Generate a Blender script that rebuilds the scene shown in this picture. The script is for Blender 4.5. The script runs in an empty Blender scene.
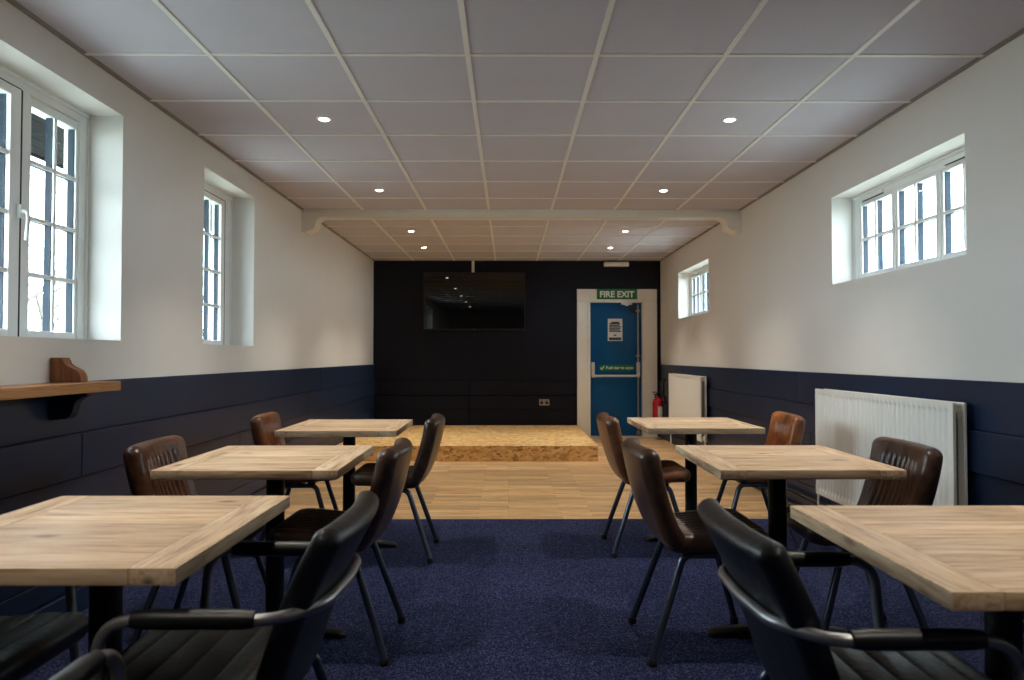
import bpy, bmesh, math, random
from mathutils import Vector, Matrix

random.seed(7)
S = bpy.context.scene
COL = S.collection
PI = math.pi

# ------------------------------------------------------------------ camera, sky, exposure
XL, XR, YB, YN, ZC = -1.968, 2.22, 10.37, -2.6, 2.572      # room: left, right, far, near walls, ceiling
cam_data = bpy.data.cameras.new('camera')
cam = bpy.data.objects.new('camera', cam_data)
COL.objects.link(cam)
cam.location = (0, 0, 1.167)
cam.rotation_euler = (math.radians(90 + 1.33), 0, math.radians(-0.28))
cam_data.sensor_width = 36
cam_data.lens = 712 / 1024 * 36
cam_data.clip_start = 0.02
cam_data.dof.use_dof = True
cam_data.dof.focus_distance = 4.5
cam_data.dof.aperture_fstop = 3.6
S.camera = cam

world = bpy.data.worlds.new('overcast_sky')
S.world = world
world.use_nodes = True
wn = world.node_tree.nodes
wl = world.node_tree.links
wn.clear()
w_out = wn.new('ShaderNodeOutputWorld')
w_bg = wn.new('ShaderNodeBackground')
w_bg.inputs['Color'].default_value = (0.79, 0.895, 1.0, 1)
w_bg.inputs['Strength'].default_value = 25.0
wl.new(w_bg.outputs[0], w_out.inputs[0])

S.view_settings.view_transform = 'Standard'
S.view_settings.look = 'None'
S.view_settings.gamma = 1
S.view_settings.use_curve_mapping = False
S.view_settings.exposure = 0.0
S.cycles.max_bounces = 10
S.cycles.diffuse_bounces = 6
S.cycles.transparent_max_bounces = 16
S.cycles.sample_clamp_indirect = 6.0
S.cycles.caustics_reflective = False
S.cycles.caustics_refractive = False


def portal(x, y0, y1, z0, z1, sx):
    """a daylight portal in a window opening: only guides sampling of the sky"""
    d = bpy.data.lights.new('daylight_portal', 'AREA')
    d.shape = 'RECTANGLE'
    d.size, d.size_y = (y1 - y0), (z1 - z0)
    d.cycles.is_portal = True
    o = bpy.data.objects.new('daylight_portal', d)
    COL.objects.link(o)
    o.location = (x, (y0 + y1) / 2, (z0 + z1) / 2)
    o.rotation_euler = Vector((sx, 0, 0)).to_track_quat('-Z', 'Z').to_euler()


WIN_L = [(2.15, 3.62, 1.247, 2.395), (4.59, 5.50, 1.247, 2.395)]
WIN_R = [(3.43, 4.86, 1.66, 2.257), (7.87, 9.28, 1.66, 2.257)]
for w in WIN_L:
    portal(XL - 0.31, *w, 1)
for w in WIN_R:
    portal(XR + 0.31, *w, -1)

# ------------------------------------------------------------------ material helpers
def new_mat(name):
    m = bpy.data.materials.new(name)
    m.use_nodes = True
    nt = m.node_tree
    b = nt.nodes['Principled BSDF']
    return m, nt, b


def N(nt, kind, **kw):
    n = nt.nodes.new(kind)
    for k, v in kw.items():
        if k in n.inputs.keys():
            n.inputs[k].default_value = v
        else:
            setattr(n, k, v)
    return n


def L(nt, a, b):
    nt.links.new(a, b)


def rgb(h):
    """sRGB 0-255 triple to linear colour"""
    def f(c):
        c /= 255.0
        return c / 12.92 if c <= 0.04045 else ((c + 0.055) / 1.055) ** 2.4
    return (f(h[0]), f(h[1]), f(h[2]), 1)


def plain(name, c, rough=0.5, metal=0.0, noise=0.06, nscale=9.0, bump=0.0, bscale=200.0, spec=0.5):
    m, nt, b = new_mat(name)
    b.inputs['Roughness'].default_value = rough
    b.inputs['Metallic'].default_value = metal
    b.inputs['Specular IOR Level'].default_value = spec
    tc = N(nt, 'ShaderNodeTexCoord')
    nz = N(nt, 'ShaderNodeTexNoise', Scale=nscale, Detail=4.0)
    L(nt, tc.outputs['Object'], nz.inputs['Vector'])
    cr = N(nt, 'ShaderNodeValToRGB')
    lc = rgb(c)
    cr.color_ramp.elements[0].position = 0.3
    cr.color_ramp.elements[1].position = 0.7
    cr.color_ramp.elements[0].color = tuple(max(0, x * (1 - noise)) for x in lc[:3]) + (1,)
    cr.color_ramp.elements[1].color = tuple(min(1, x * (1 + noise)) for x in lc[:3]) + (1,)
    L(nt, nz.outputs['Fac'], cr.inputs[0])
    L(nt, cr.outputs[0], b.inputs['Base Color'])
    if bump:
        nb = N(nt, 'ShaderNodeTexNoise', Scale=bscale, Detail=3.0)
        L(nt, tc.outputs['Object'], nb.inputs['Vector'])
        bp = N(nt, 'ShaderNodeBump', Strength=bump, Distance=0.004)
        L(nt, nb.outputs['Fac'], bp.inputs['Height'])
        L(nt, bp.outputs[0], b.inputs['Normal'])
    return m


def emit_mat(name, c, strength):
    m, nt, b = new_mat(name)
    b.inputs['Base Color'].default_value = (1, 1, 1, 1)
    b.inputs['Emission Color'].default_value = rgb(c)
    b.inputs['Emission Strength'].default_value = strength
    return m


def wood_mat(name, dark, mid, light, axis=0, stretch=14.0, rough=0.55, knots=True, scale=3.2):
    m, nt, b = new_mat(name)
    b.inputs['Roughness'].default_value = rough
    tc = N(nt, 'ShaderNodeTexCoord')
    oi = N(nt, 'ShaderNodeObjectInfo')
    ge = N(nt, 'ShaderNodeNewGeometry')
    add = N(nt, 'ShaderNodeMath', operation='ADD')
    L(nt, oi.outputs['Random'], add.inputs[0])
    L(nt, ge.outputs['Random Per Island'], add.inputs[1])
    mul = N(nt, 'ShaderNodeMath', operation='MULTIPLY')
    mul.inputs[1].default_value = 37.0
    L(nt, add.outputs[0], mul.inputs[0])
    va = N(nt, 'ShaderNodeVectorMath', operation='ADD')
    L(nt, tc.outputs['Object'], va.inputs[0])
    L(nt, mul.outputs[0], va.inputs[1])
    mp = N(nt, 'ShaderNodeMapping')
    sc = [stretch] * 3
    sc[axis] = 1.0
    mp.inputs['Scale'].default_value = sc
    L(nt, va.outputs[0], mp.inputs['Vector'])
    n1 = N(nt, 'ShaderNodeTexNoise', Scale=scale, Detail=6.0, Roughness=0.62, Distortion=0.5)
    L(nt, mp.outputs[0], n1.inputs['Vector'])
    mp2 = N(nt, 'ShaderNodeMapping')
    sc2 = [stretch * 4] * 3
    sc2[axis] = 2.5
    mp2.inputs['Scale'].default_value = sc2
    L(nt, va.outputs[0], mp2.inputs['Vector'])
    n2 = N(nt, 'ShaderNodeTexNoise', Scale=scale, Detail=3.0)
    L(nt, mp2.outputs[0], n2.inputs['Vector'])
    mx = N(nt, 'ShaderNodeMath', operation='MULTIPLY_ADD')
    L(nt, n2.outputs['Fac'], mx.inputs[0])
    mx.inputs[1].default_value = 0.35
    mxs = N(nt, 'ShaderNodeMath', operation='MULTIPLY')
    L(nt, n1.outputs['Fac'], mxs.inputs[0])
    mxs.inputs[1].default_value = 0.65
    L(nt, mxs.outputs[0], mx.inputs[2])
    cr = N(nt, 'ShaderNodeValToRGB')
    e = cr.color_ramp.elements
    e[0].position, e[0].color = 0.33, rgb(dark)
    e[1].position, e[1].color = 0.68, rgb(light)
    k = e.new(0.5)
    k.color = rgb(mid)
    L(nt, mx.outputs[0], cr.inputs[0])
    last = cr.outputs[0]
    # plank to plank tone
    hv = N(nt, 'ShaderNodeHueSaturation')
    mr = N(nt, 'ShaderNodeMapRange')
    mr.inputs['To Min'].default_value = 0.84
    mr.inputs['To Max'].default_value = 1.12
    L(nt, ge.outputs['Random Per Island'], mr.inputs['Value'])
    L(nt, mr.outputs[0], hv.inputs['Value'])
    L(nt, last, hv.inputs['Color'])
    last = hv.outputs[0]
    if knots:
        mk = N(nt, 'ShaderNodeMapping')
        s3 = [9.0] * 3
        s3[axis] = 4.0
        mk.inputs['Scale'].default_value = s3
        L(nt, va.outputs[0], mk.inputs['Vector'])
        vo = N(nt, 'ShaderNodeTexVoronoi', Scale=1.0)
        L(nt, mk.outputs[0], vo.inputs['Vector'])
        rk = N(nt, 'ShaderNodeMapRange')
        rk.inputs['From Min'].default_value = 0.05
        rk.inputs['From Max'].default_value = 0.17
        rk.inputs['To Min'].default_value = 0.92
        rk.inputs['To Max'].default_value = 0.0
        L(nt, vo.outputs['Distance'], rk.inputs['Value'])
        mixk = N(nt, 'ShaderNodeMix', data_type='RGBA')
        L(nt, rk.outputs[0], mixk.inputs['Factor'])
        L(nt, last, mixk.inputs['A'])
        mixk.inputs['B'].default_value = rgb(tuple(int(c * 0.72) for c in dark))
        last = mixk.outputs['Result']
    L(nt, last, b.inputs['Base Color'])
    bp = N(nt, 'ShaderNodeBump', Strength=0.25, Distance=0.002)
    L(nt, mx.outputs[0], bp.inputs['Height'])
    L(nt, bp.outputs[0], b.inputs['Normal'])
    return m


def leather_mat(name, dark, light, rough=0.38, by_object=False, tan_dark=None, tan_light=None):
    m, nt, b = new_mat(name)
    tc = N(nt, 'ShaderNodeTexCoord')
    oi = N(nt, 'ShaderNodeObjectInfo')
    va = N(nt, 'ShaderNodeVectorMath', operation='ADD')
    L(nt, tc.outputs['Object'], va.inputs[0])
    L(nt, oi.outputs['Location'], va.inputs[1])
    n1 = N(nt, 'ShaderNodeTexNoise', Scale=7.0, Detail=6.0, Roughness=0.65, Distortion=0.4)
    L(nt, va.outputs[0], n1.inputs['Vector'])

    def ramp(a, c):
        cr = N(nt, 'ShaderNodeValToRGB')
        cr.color_ramp.elements[0].position, cr.color_ramp.elements[0].color = 0.36, rgb(a)
        cr.color_ramp.elements[1].position, cr.color_ramp.elements[1].color = 0.70, rgb(c)
        L(nt, n1.outputs['Fac'], cr.inputs[0])
        return cr.outputs[0]
    col = ramp(dark, light)
    if by_object:
        sep = N(nt, 'ShaderNodeSeparateColor')
        L(nt, oi.outputs['Color'], sep.inputs[0])
        mix = N(nt, 'ShaderNodeMix', data_type='RGBA')
        L(nt, sep.outputs[0], mix.inputs['Factor'])
        L(nt, col, mix.inputs['A'])
        L(nt, ramp(tan_dark, tan_light), mix.inputs['B'])
        col = mix.outputs['Result']
    L(nt, col, b.inputs['Base Color'])
    rr = N(nt, 'ShaderNodeMapRange')
    rr.inputs['To Min'].default_value = rough - 0.08
    rr.inputs['To Max'].default_value = rough + 0.14
    L(nt, n1.outputs['Fac'], rr.inputs['Value'])
    L(nt, rr.outputs[0], b.inputs['Roughness'])
    vo = N(nt, 'ShaderNodeTexNoise', Scale=90.0, Detail=4.0)
    L(nt, tc.outputs['Object'], vo.inputs['Vector'])
    n3 = N(nt, 'ShaderNodeTexNoise', Scale=16.0, Detail=3.0, Distortion=1.2)
    L(nt, va.outputs[0], n3.inputs['Vector'])
    ad = N(nt, 'ShaderNodeMath', operation='MULTIPLY_ADD')
    L(nt, n3.outputs['Fac'], ad.inputs[0])
    ad.inputs[1].default_value = 2.0
    L(nt, vo.outputs['Fac'], ad.inputs[2])
    bp = N(nt, 'ShaderNodeBump', Strength=0.35, Distance=0.003)
    L(nt, ad.outputs[0], bp.inputs['Height'])
    L(nt, bp.outputs[0], b.inputs['Normal'])
    return m


def glass_mat():
    m = bpy.data.materials.new('window_glass')
    m.use_nodes = True
    nt = m.node_tree
    nt.nodes.clear()
    out = N(nt, 'ShaderNodeOutputMaterial')
    tr = N(nt, 'ShaderNodeBsdfTransparent')
    tr.inputs[0].default_value = (0.93, 0.97, 0.96, 1)
    gl = N(nt, 'ShaderNodeBsdfGlossy', Roughness=0.02)
    fr = N(nt, 'ShaderNodeFresnel', IOR=1.45)
    mx = N(nt, 'ShaderNodeMixShader')
    ge = N(nt, 'ShaderNodeNewGeometry')
    front = N(nt, 'ShaderNodeMath', operation='SUBTRACT')
    front.inputs[0].default_value = 1.0
    L(nt, ge.outputs['Backfacing'], front.inputs[1])
    ml = N(nt, 'ShaderNodeMath', operation='MULTIPLY')
    L(nt, fr.outputs[0], ml.inputs[0])
    L(nt, front.outputs[0], ml.inputs[1])
    L(nt, ml.outputs[0], mx.inputs[0])
    L(nt, tr.outputs[0], mx.inputs[1])
    L(nt, gl.outputs[0], mx.inputs[2])
    L(nt, mx.outputs[0], out.inputs[0])
    return m


def floor_wood_mat():
    m, nt, b = new_mat('oak_plank_floor')
    b.inputs['Roughness'].default_value = 0.42
    tc = N(nt, 'ShaderNodeTexCoord')
    br = N(nt, 'ShaderNodeTexBrick')
    br.inputs['Scale'].default_value = 1.0
    br.inputs['Brick Width'].default_value = 0.62
    br.inputs['Row Height'].default_value = 0.078
    br.inputs['Mortar Size'].default_value = 0.0012
    br.inputs['Mortar Smooth'].default_value = 0.3
    br.inputs['Color1'].default_value = (0, 0, 0, 1)
    br.inputs['Color2'].default_value = (1, 1, 1, 1)
    br.inputs['Mortar'].default_value = (0.5, 0.5, 0.5, 1)
    br.offset = 0.37
    br.squash = 1.0
    L(nt, tc.outputs['Object'], br.inputs['Vector'])
    sep = N(nt, 'ShaderNodeSeparateColor')
    L(nt, br.outputs['Color'], sep.inputs[0])
    sc = N(nt, 'ShaderNodeVectorMath', operation='SCALE')
    L(nt, br.outputs['Color'], sc.inputs[0])
    sc.inputs['Scale'].default_value = 9.0
    va = N(nt, 'ShaderNodeVectorMath', operation='ADD')
    L(nt, tc.outputs['Object'], va.inputs[0])
    L(nt, sc.outputs[0], va.inputs[1])
    mp = N(nt, 'ShaderNodeMapping')
    mp.inputs['Scale'].default_value = (1.6, 26, 1)
    L(nt, va.outputs[0], mp.inputs['Vector'])
    nz = N(nt, 'ShaderNodeTexNoise', Scale=2.2, Detail=7.0, Roughness=0.65, Distortion=0.3)
    L(nt, mp.outputs[0], nz.inputs['Vector'])
    cr = N(nt, 'ShaderNodeValToRGB')
    e = cr.color_ramp.elements
    e[0].position, e[0].color = 0.30, rgb((166, 118, 72))
    e[1].position, e[1].color = 0.70, rgb((240, 208, 160))
    k = e.new(0.5)
    k.color = rgb((222, 180, 128))
    L(nt, nz.outputs['Fac'], cr.inputs[0])
    hv = N(nt, 'ShaderNodeHueSaturation')
    mr = N(nt, 'ShaderNodeMapRange')
    mr.inputs['To Min'].default_value = 0.70
    mr.inputs['To Max'].default_value = 1.14
    L(nt, sep.outputs[0], mr.inputs['Value'])
    L(nt, mr.outputs[0], hv.inputs['Value'])
    L(nt, cr.outputs[0], hv.inputs['Color'])
    mix = N(nt, 'ShaderNodeMix', data_type='RGBA')
    L(nt, br.outputs['Fac'], mix.inputs['Factor'])
    L(nt, hv.outputs[0], mix.inputs['A'])
    mix.inputs['B'].default_value = rgb((110, 74, 44))
    L(nt, mix.outputs['Result'], b.inputs['Base Color'])
    return m


def carpet_mat():
    m, nt, b = new_mat('navy_carpet_tiles')
    b.inputs['Roughness'].default_value = 0.97
    b.inputs['Specular IOR Level'].default_value = 0.1
    tc = N(nt, 'ShaderNodeTexCoord')
    n1 = N(nt, 'ShaderNodeTexNoise', Scale=190.0, Detail=2.0)
    L(nt, tc.outputs['Object'], n1.inputs['Vector'])
    n2 = N(nt, 'ShaderNodeTexNoise', Scale=90.0, Detail=5.0, Roughness=0.8)
    L(nt, tc.outputs['Object'], n2.inputs['Vector'])
    ml = N(nt, 'ShaderNodeMath', operation='MULTIPLY')
    L(nt, n1.outputs['Fac'], ml.inputs[0])
    L(nt, n2.outputs['Fac'], ml.inputs[1])
    cr = N(nt, 'ShaderNodeValToRGB')
    e = cr.color_ramp.elements
    e[0].position, e[0].color = 0.15, rgb((14, 18, 40))
    e[1].position, e[1].color = 0.40, rgb((104, 110, 146))
    k = e.new(0.26)
    k.color = rgb((33, 40, 74))
    L(nt, ml.outputs[0], cr.inputs[0])
    ch = N(nt, 'ShaderNodeTexChecker', Scale=2.0)
    mpc = N(nt, 'ShaderNodeMapping')
    mpc.inputs['Location'].default_value = (0.1, 0.04, 0.25)
    L(nt, tc.outputs['Object'], mpc.inputs['Vector'])
    L(nt, mpc.outputs[0], ch.inputs['Vector'])
    hv = N(nt, 'ShaderNodeHueSaturation')
    mr = N(nt, 'ShaderNodeMapRange')
    mr.inputs['To Min'].default_value = 0.95
    mr.inputs['To Max'].default_value = 1.05
    L(nt, ch.outputs['Fac'], mr.inputs['Value'])
    L(nt, mr.outputs[0], hv.inputs['Value'])
    L(nt, cr.outputs[0], hv.inputs['Color'])
    L(nt, hv.outputs[0], b.inputs['Base Color'])
    bp = N(nt, 'ShaderNodeBump', Strength=0.8, Distance=0.004)
    L(nt, ml.outputs[0], bp.inputs['Height'])
    L(nt, bp.outputs[0], b.inputs['Normal'])
    return m


def osb_mat():
    m, nt, b = new_mat('osb_board')
    b.inputs['Roughness'].default_value = 0.6
    tc = N(nt, 'ShaderNodeTexCoord')
    cols = []
    for i, (rz, s) in enumerate(((0.5, 1.0), (1.9, 1.25))):
        mp = N(nt, 'ShaderNodeMapping')
        mp.inputs['Rotation'].default_value = (0.35 * i + 0.6, 0.3, rz)
        mp.inputs['Scale'].default_value = (26 * s, 46 * s, 52 * s)
        L(nt, tc.outputs['Object'], mp.inputs['Vector'])
        nd = N(nt, 'ShaderNodeTexNoise', Scale=1.2, Detail=2.0)
        L(nt, mp.outputs[0], nd.inputs['Vector'])
        mxv = N(nt, 'ShaderNodeMix', data_type='VECTOR')
        mxv.inputs['Factor'].default_value = 0.25
        L(nt, mp.outputs[0], mxv.inputs['A'])
        L(nt, nd.outputs['Color'], mxv.inputs['B'])
        vo = N(nt, 'ShaderNodeTexVoronoi', Scale=1.0)
        vo.distance = 'MANHATTAN'
        L(nt, mxv.outputs['Result'], vo.inputs['Vector'])
        sp = N(nt, 'ShaderNodeSeparateColor')
        L(nt, vo.outputs['Color'], sp.inputs[0])
        cols.append((sp, vo))
    gt = N(nt, 'ShaderNodeMath', operation='GREATER_THAN')
    gt.inputs[1].default_value = 0.5
    L(nt, cols[0][0].outputs[1], gt.inputs[0])
    mix = N(nt, 'ShaderNodeMix', data_type='FLOAT')
    L(nt, gt.outputs[0], mix.inputs['Factor'])
    L(nt, cols[0][0].outputs[0], mix.inputs['A'])
    L(nt, cols[1][0].outputs[0], mix.inputs['B'])
    cr = N(nt, 'ShaderNodeValToRGB')
    e = cr.color_ramp.elements
    e[0].position, e[0].color = 0.0, rgb((164, 112, 58))
    e[1].position, e[1].color = 1.0, rgb((250, 214, 152))
    for p, c in ((0.10, (196, 146, 90)), (0.35, (232, 184, 116)), (0.7, (242, 200, 132))):
        k = e.new(p)
        k.color = rgb(c)
    L(nt, mix.outputs['Result'], cr.inputs[0])
    L(nt, cr.outputs[0], b.inputs['Base Color'])
    return m


def panel_paint(name, c, rough, spec=0.5):
    m = plain(name, c, rough, spec=spec, noise=0.10, nscale=3.0, bump=0.08, bscale=60.0)
    return m


M = {
    'wall': plain('warm_white_wall_paint', (226, 223, 217), 0.75, noise=0.015, nscale=2.5, bump=0.05, bscale=90),
    'ceiling': plain('grey_ceiling_tile', (203, 200, 211), 0.9, noise=0.02, nscale=4, bump=0.12, bscale=150),
    'grid': plain('white_ceiling_grid_metal', (238, 238, 236), 0.45, noise=0.01),
    'white': plain('white_gloss_paint', (238, 236, 228), 0.4, noise=0.015),
    'upvc': plain('white_upvc', (240, 242, 240), 0.3, noise=0.01),
    'navy': panel_paint('navy_panel_paint', (21, 36, 62), 0.40, 0.45),
    'farwall': panel_paint('dark_navy_wall_paint', (10, 13, 27), 0.55, 0.22),
    'carpet': carpet_mat(),
    'floorwood': floor_wood_mat(),
    'osb': osb_mat(),
    'pine_x': wood_mat('reclaimed_pine_across', (150, 112, 82), (212, 178, 140), (234, 210, 176), 0, stretch=9.0),
    'pine_y': wood_mat('reclaimed_pine_end', (150, 114, 84), (210, 178, 142), (230, 208, 176), 1, stretch=9.0),
    'shelfwood': wood_mat('oiled_shelf_oak', (120, 78, 42), (168, 118, 70), (196, 150, 98), 1, rough=0.45, knots=False),
    'corbelwood': wood_mat('stained_corbel_oak', (84, 46, 20), (128, 78, 38), (152, 98, 52), 2, rough=0.4, knots=False),
    'brown': leather_mat('brown_leather', (29, 22, 19), (72, 56, 46), 0.31, True, (92, 50, 26), (180, 108, 58)),
    'black': leather_mat('black_leather', (5, 7, 10), (15, 19, 24), 0.38),
    'rail': plain('brushed_gunmetal_rail', (150, 150, 152), 0.34, 0.75, noise=0.08, nscale=20),
    'gun': plain('gunmetal_tube', (84, 92, 106), 0.28, 0.75, noise=0.08, nscale=20),
    'iron': plain('black_iron', (12, 13, 15), 0.45, 0.2, noise=0.08),
    'rubber': plain('black_rubber', (14, 14, 14), 0.8),
    'pad': plain('black_arm_pad', (16, 18, 19), 0.42, noise=0.1),
    'blue': plain('blue_door_paint', (0, 80, 132), 0.36, spec=0.25, noise=0.05, nscale=5),
    'steel': plain('brushed_steel', (176, 172, 164), 0.32, 0.8),
    'silver': plain('silver_grey_paint', (206, 203, 196), 0.4, 0.0),
    'green': plain('green_sign_plastic', (0, 112, 62), 0.4, noise=0.02),
    'signwhite': plain('white_sign_print', (240, 244, 238), 0.5, noise=0.01),
    'paper': plain('white_paper', (226, 226, 226), 0.7, noise=0.02),
    'print': plain('grey_print', (62, 62, 66), 0.7, noise=0.2, nscale=60),
    'red': plain('red_cylinder_paint', (176, 20, 30), 0.25, noise=0.03),
    'screen': plain('black_glass_screen', (3, 3, 4), 0.012, noise=0.0),
    'bezel': plain('black_plastic', (12, 12, 13), 0.35),
    'radiator': plain('white_radiator_enamel', (236, 235, 228), 0.35, noise=0.01),
    'radinner': plain('galvanised_fins', (150, 148, 142), 0.5),
    'glass': glass_mat(),
    'lamp': emit_mat('lit_lamp', (255, 236, 205), 30.0),
    'soffit': plain('dark_soffit_boards', (13, 14, 16), 0.7, noise=0.12, nscale=12, spec=0.03),
    'grass': plain('grass_ground', (152, 154, 146), 0.95, noise=0.25, nscale=2),
    'bark': plain('grey_bark', (78, 72, 64), 0.9, noise=0.2, nscale=8),
    'leaf': plain('hedge_leaf', (66, 82, 48), 0.7, noise=0.35, nscale=3),
    'trim': plain('grey_edge_angle', (150, 146, 140), 0.6),
    'spacer': plain('slate_glazing_spacer', (34, 46, 58), 0.5, spec=0.1),
    'pipe': plain('black_painted_pipe', (14, 16, 24), 0.4),
    'dark': plain('dark_gap', (30, 26, 24), 0.8),
}

# ------------------------------------------------------------------ mesh helpers
def obj(name, bm, mat, parent=None, smooth=False, auto=None, mats=None):
    bmesh.ops.recalc_face_normals(bm, faces=bm.faces[:])
    me = bpy.data.meshes.new(name)
    bm.to_mesh(me)
    bm.free()
    for mm in (mats or [mat]):
        me.materials.append(mm)
    if smooth:
        for p in me.polygons:
            p.use_smooth = True
    if auto is not None:
        for p in me.polygons:
            p.use_smooth = True
        me.set_sharp_from_angle(angle=math.radians(auto))
    o = bpy.data.objects.new(name, me)
    COL.objects.link(o)
    if parent:
        o.parent = parent
    return o


def tag(o, label=None, cat=None, group=None, kind=None):
    if label: o['label'] = label
    if cat: o['category'] = cat
    if group: o['group'] = group
    if kind: o['kind'] = kind
    return o


def thing(name, label, cat, loc=(0, 0, 0), rz=0.0, group=None, kind=None):
    o = bpy.data.objects.new(name, None)
    o.empty_display_size = 0.1
    COL.objects.link(o)
    o.location = loc
    o.rotation_euler = (0, 0, rz)
    return tag(o, label, cat, group, kind)


def dup(root, loc, rz, label):
    r = root.copy()
    COL.objects.link(r)
    r.location = loc
    r.rotation_euler = (0, 0, rz)
    r['label'] = label
    for ch in list(root.children):
        c = ch.copy()
        COL.objects.link(c)
        c.parent = r
        for g in list(ch.children):
            d = g.copy()
            COL.objects.link(d)
            d.parent = c
    return r


def box(bm, x0, x1, y0, y1, z0, z1, bev=0.0, mi=0, seg=2):
    r = bmesh.ops.create_cube(bm, size=1.0)
    vs = r['verts']
    for v in vs:
        v.co = Vector(((x0 + x1) / 2 + v.co.x * (x1 - x0), (y0 + y1) / 2 + v.co.y * (y1 - y0), (z0 + z1) / 2 + v.co.z * (z1 - z0)))
    fs = set(f for v in vs for f in v.link_faces)
    for f in fs:
        f.material_index = mi
    if bev:
        es = list(set(e for v in vs for e in v.link_edges))
        bmesh.ops.bevel(bm, geom=es, offset=bev, segments=seg, affect='EDGES', profile=0.6, clamp_overlap=True)
    return bm


def B(*a, **k):
    return box(bmesh.new(), *a, **k)


def fillet(pts, radii, n=7):
    """round the inner corners of a polyline"""
    P = [Vector(p) for p in pts]
    out = [P[0]]
    for i in range(1, len(P) - 1):
        r = radii[i - 1] if isinstance(radii, (list, tuple)) else radii
        a, b, c = P[i - 1], P[i], P[i + 1]
        u, v = (a - b).normalized(), (c - b).normalized()
        ang = u.angle(v)
        if r <= 0 or ang > PI - 0.02:
            out.append(b)
            continue
        t = min(r / math.tan(ang / 2), (a - b).length * 0.49, (c - b).length * 0.49)
        p0, p1 = b + u * t, b + v * t
        for k in range(n + 1):
            s = k / n
            out.append(p0 * (1 - s) ** 2 + b * 2 * s * (1 - s) + p1 * s ** 2)
    out.append(P[-1])
    return out


def tube(bm, pts, r, seg=12, cap=True, radii=None, mi=0):
    P = [Vector(p) for p in pts]
    t0 = (P[1] - P[0]).normalized()
    up = Vector((0, 0, 1)) if abs(t0.z) < 0.9 else Vector((0, 1, 0))
    nrm = t0.cross(up).normalized()
    prev = t0
    rings = []
    for i, p in enumerate(P):
        if i == 0:
            t = t0
        elif i == len(P) - 1:
            t = (P[i] - P[i - 1]).normalized()
        else:
            t = ((P[i] - P[i - 1]).normalized() + (P[i + 1] - P[i]).normalized()).normalized()
        q = prev.rotation_difference(t)
        nrm = (q @ nrm).normalized()
        prev = t
        bn = t.cross(nrm)
        rr = radii[i] if radii else r
        rings.append([bm.verts.new(p + (nrm * math.cos(2 * PI * k / seg) + bn * math.sin(2 * PI * k / seg)) * rr) for k in range(seg)])
    for a, b in zip(rings, rings[1:]):
        for k in range(seg):
            f = bm.faces.new((a[k], a[(k + 1) % seg], b[(k + 1) % seg], b[k]))
            f.material_index = mi
    if cap:
        bm.faces.new(rings[0][::-1]).material_index = mi
        bm.faces.new(rings[-1]).material_index = mi
    return bm


def T(pts, r, **k):
    return tube(bmesh.new(), pts, r, **k)


def lathe(bm, prof, cx=0, cy=0, seg=24, mi=0):
    rings = []
    for (r, z) in prof:
        if r < 1e-5:
            rings.append([bm.verts.new((cx, cy, z))])
        else:
            rings.append([bm.verts.new((cx + r * math.cos(2 * PI * k / seg), cy + r * math.sin(2 * PI * k / seg), z)) for k in range(seg)])
    for a, b in zip(rings, rings[1:]):
        for k in range(seg):
            k2 = (k + 1) % seg
            if len(a) == 1 and len(b) == 1:
                continue
            if len(a) == 1:
                vs = (a[0], b[k], b[k2])
            elif len(b) == 1:
                vs = (a[k], a[k2], b[0])
            else:
                vs = (a[k], a[k2], b[k2], b[k])
            bm.faces.new(vs).material_index = mi
    return bm


def prism(bm, pts, axis, a0, a1):
    """extrude a 2-D outline: axis 1 -> outline in x,z, thickness along y; axis 0 -> outline in y,z"""
    def mk(p, a):
        return Vector((p[0], a, p[1])) if axis == 1 else (Vector((a, p[0], p[1])) if axis == 0 else Vector((p[0], p[1], a)))
    A = [bm.verts.new(mk(p, a0)) for p in pts]
    Bv = [bm.verts.new(mk(p, a1)) for p in pts]
    n = len(pts)
    bm.faces.new(A[::-1])
    bm.faces.new(Bv)
    for i in range(n):
        bm.faces.new((A[i], A[(i + 1) % n], Bv[(i + 1) % n], Bv[i]))
    return bm


def catmull(P, n):
    """evenly sampled Catmull-Rom through 2-D points"""
    Q = [Vector((2 * P[0][0] - P[1][0], 2 * P[0][1] - P[1][1]))] + [Vector(p) for p in P] + [Vector((2 * P[-1][0] - P[-2][0], 2 * P[-1][1] - P[-2][1]))]
    d = []
    for i in range(1, len(Q) - 2):
        for k in range(24):
            t = k / 24
            a, b, c, e = Q[i - 1], Q[i], Q[i + 1], Q[i + 2]
            d.append(0.5 * ((2 * b) + (c - a) * t + (2 * a - 5 * b + 4 * c - e) * t * t + (-a + 3 * b - 3 * c + e) * t ** 3))
    d.append(Q[-2])
    acc = [0.0]
    for p, q in zip(d, d[1:]):
        acc.append(acc[-1] + (q - p).length)
    tot = acc[-1]

    def at(s):
        s = max(0.0, min(1.0, s)) * tot
        for i in range(len(acc) - 1):
            if acc[i + 1] >= s:
                f = (s - acc[i]) / max(1e-9, acc[i + 1] - acc[i])
                p = d[i].lerp(d[i + 1], f)
                tg = (d[i + 1] - d[i]).normalized()
                return p, tg
        return d[-1], (d[-1] - d[-2]).normalized()
    return at, tot


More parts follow.
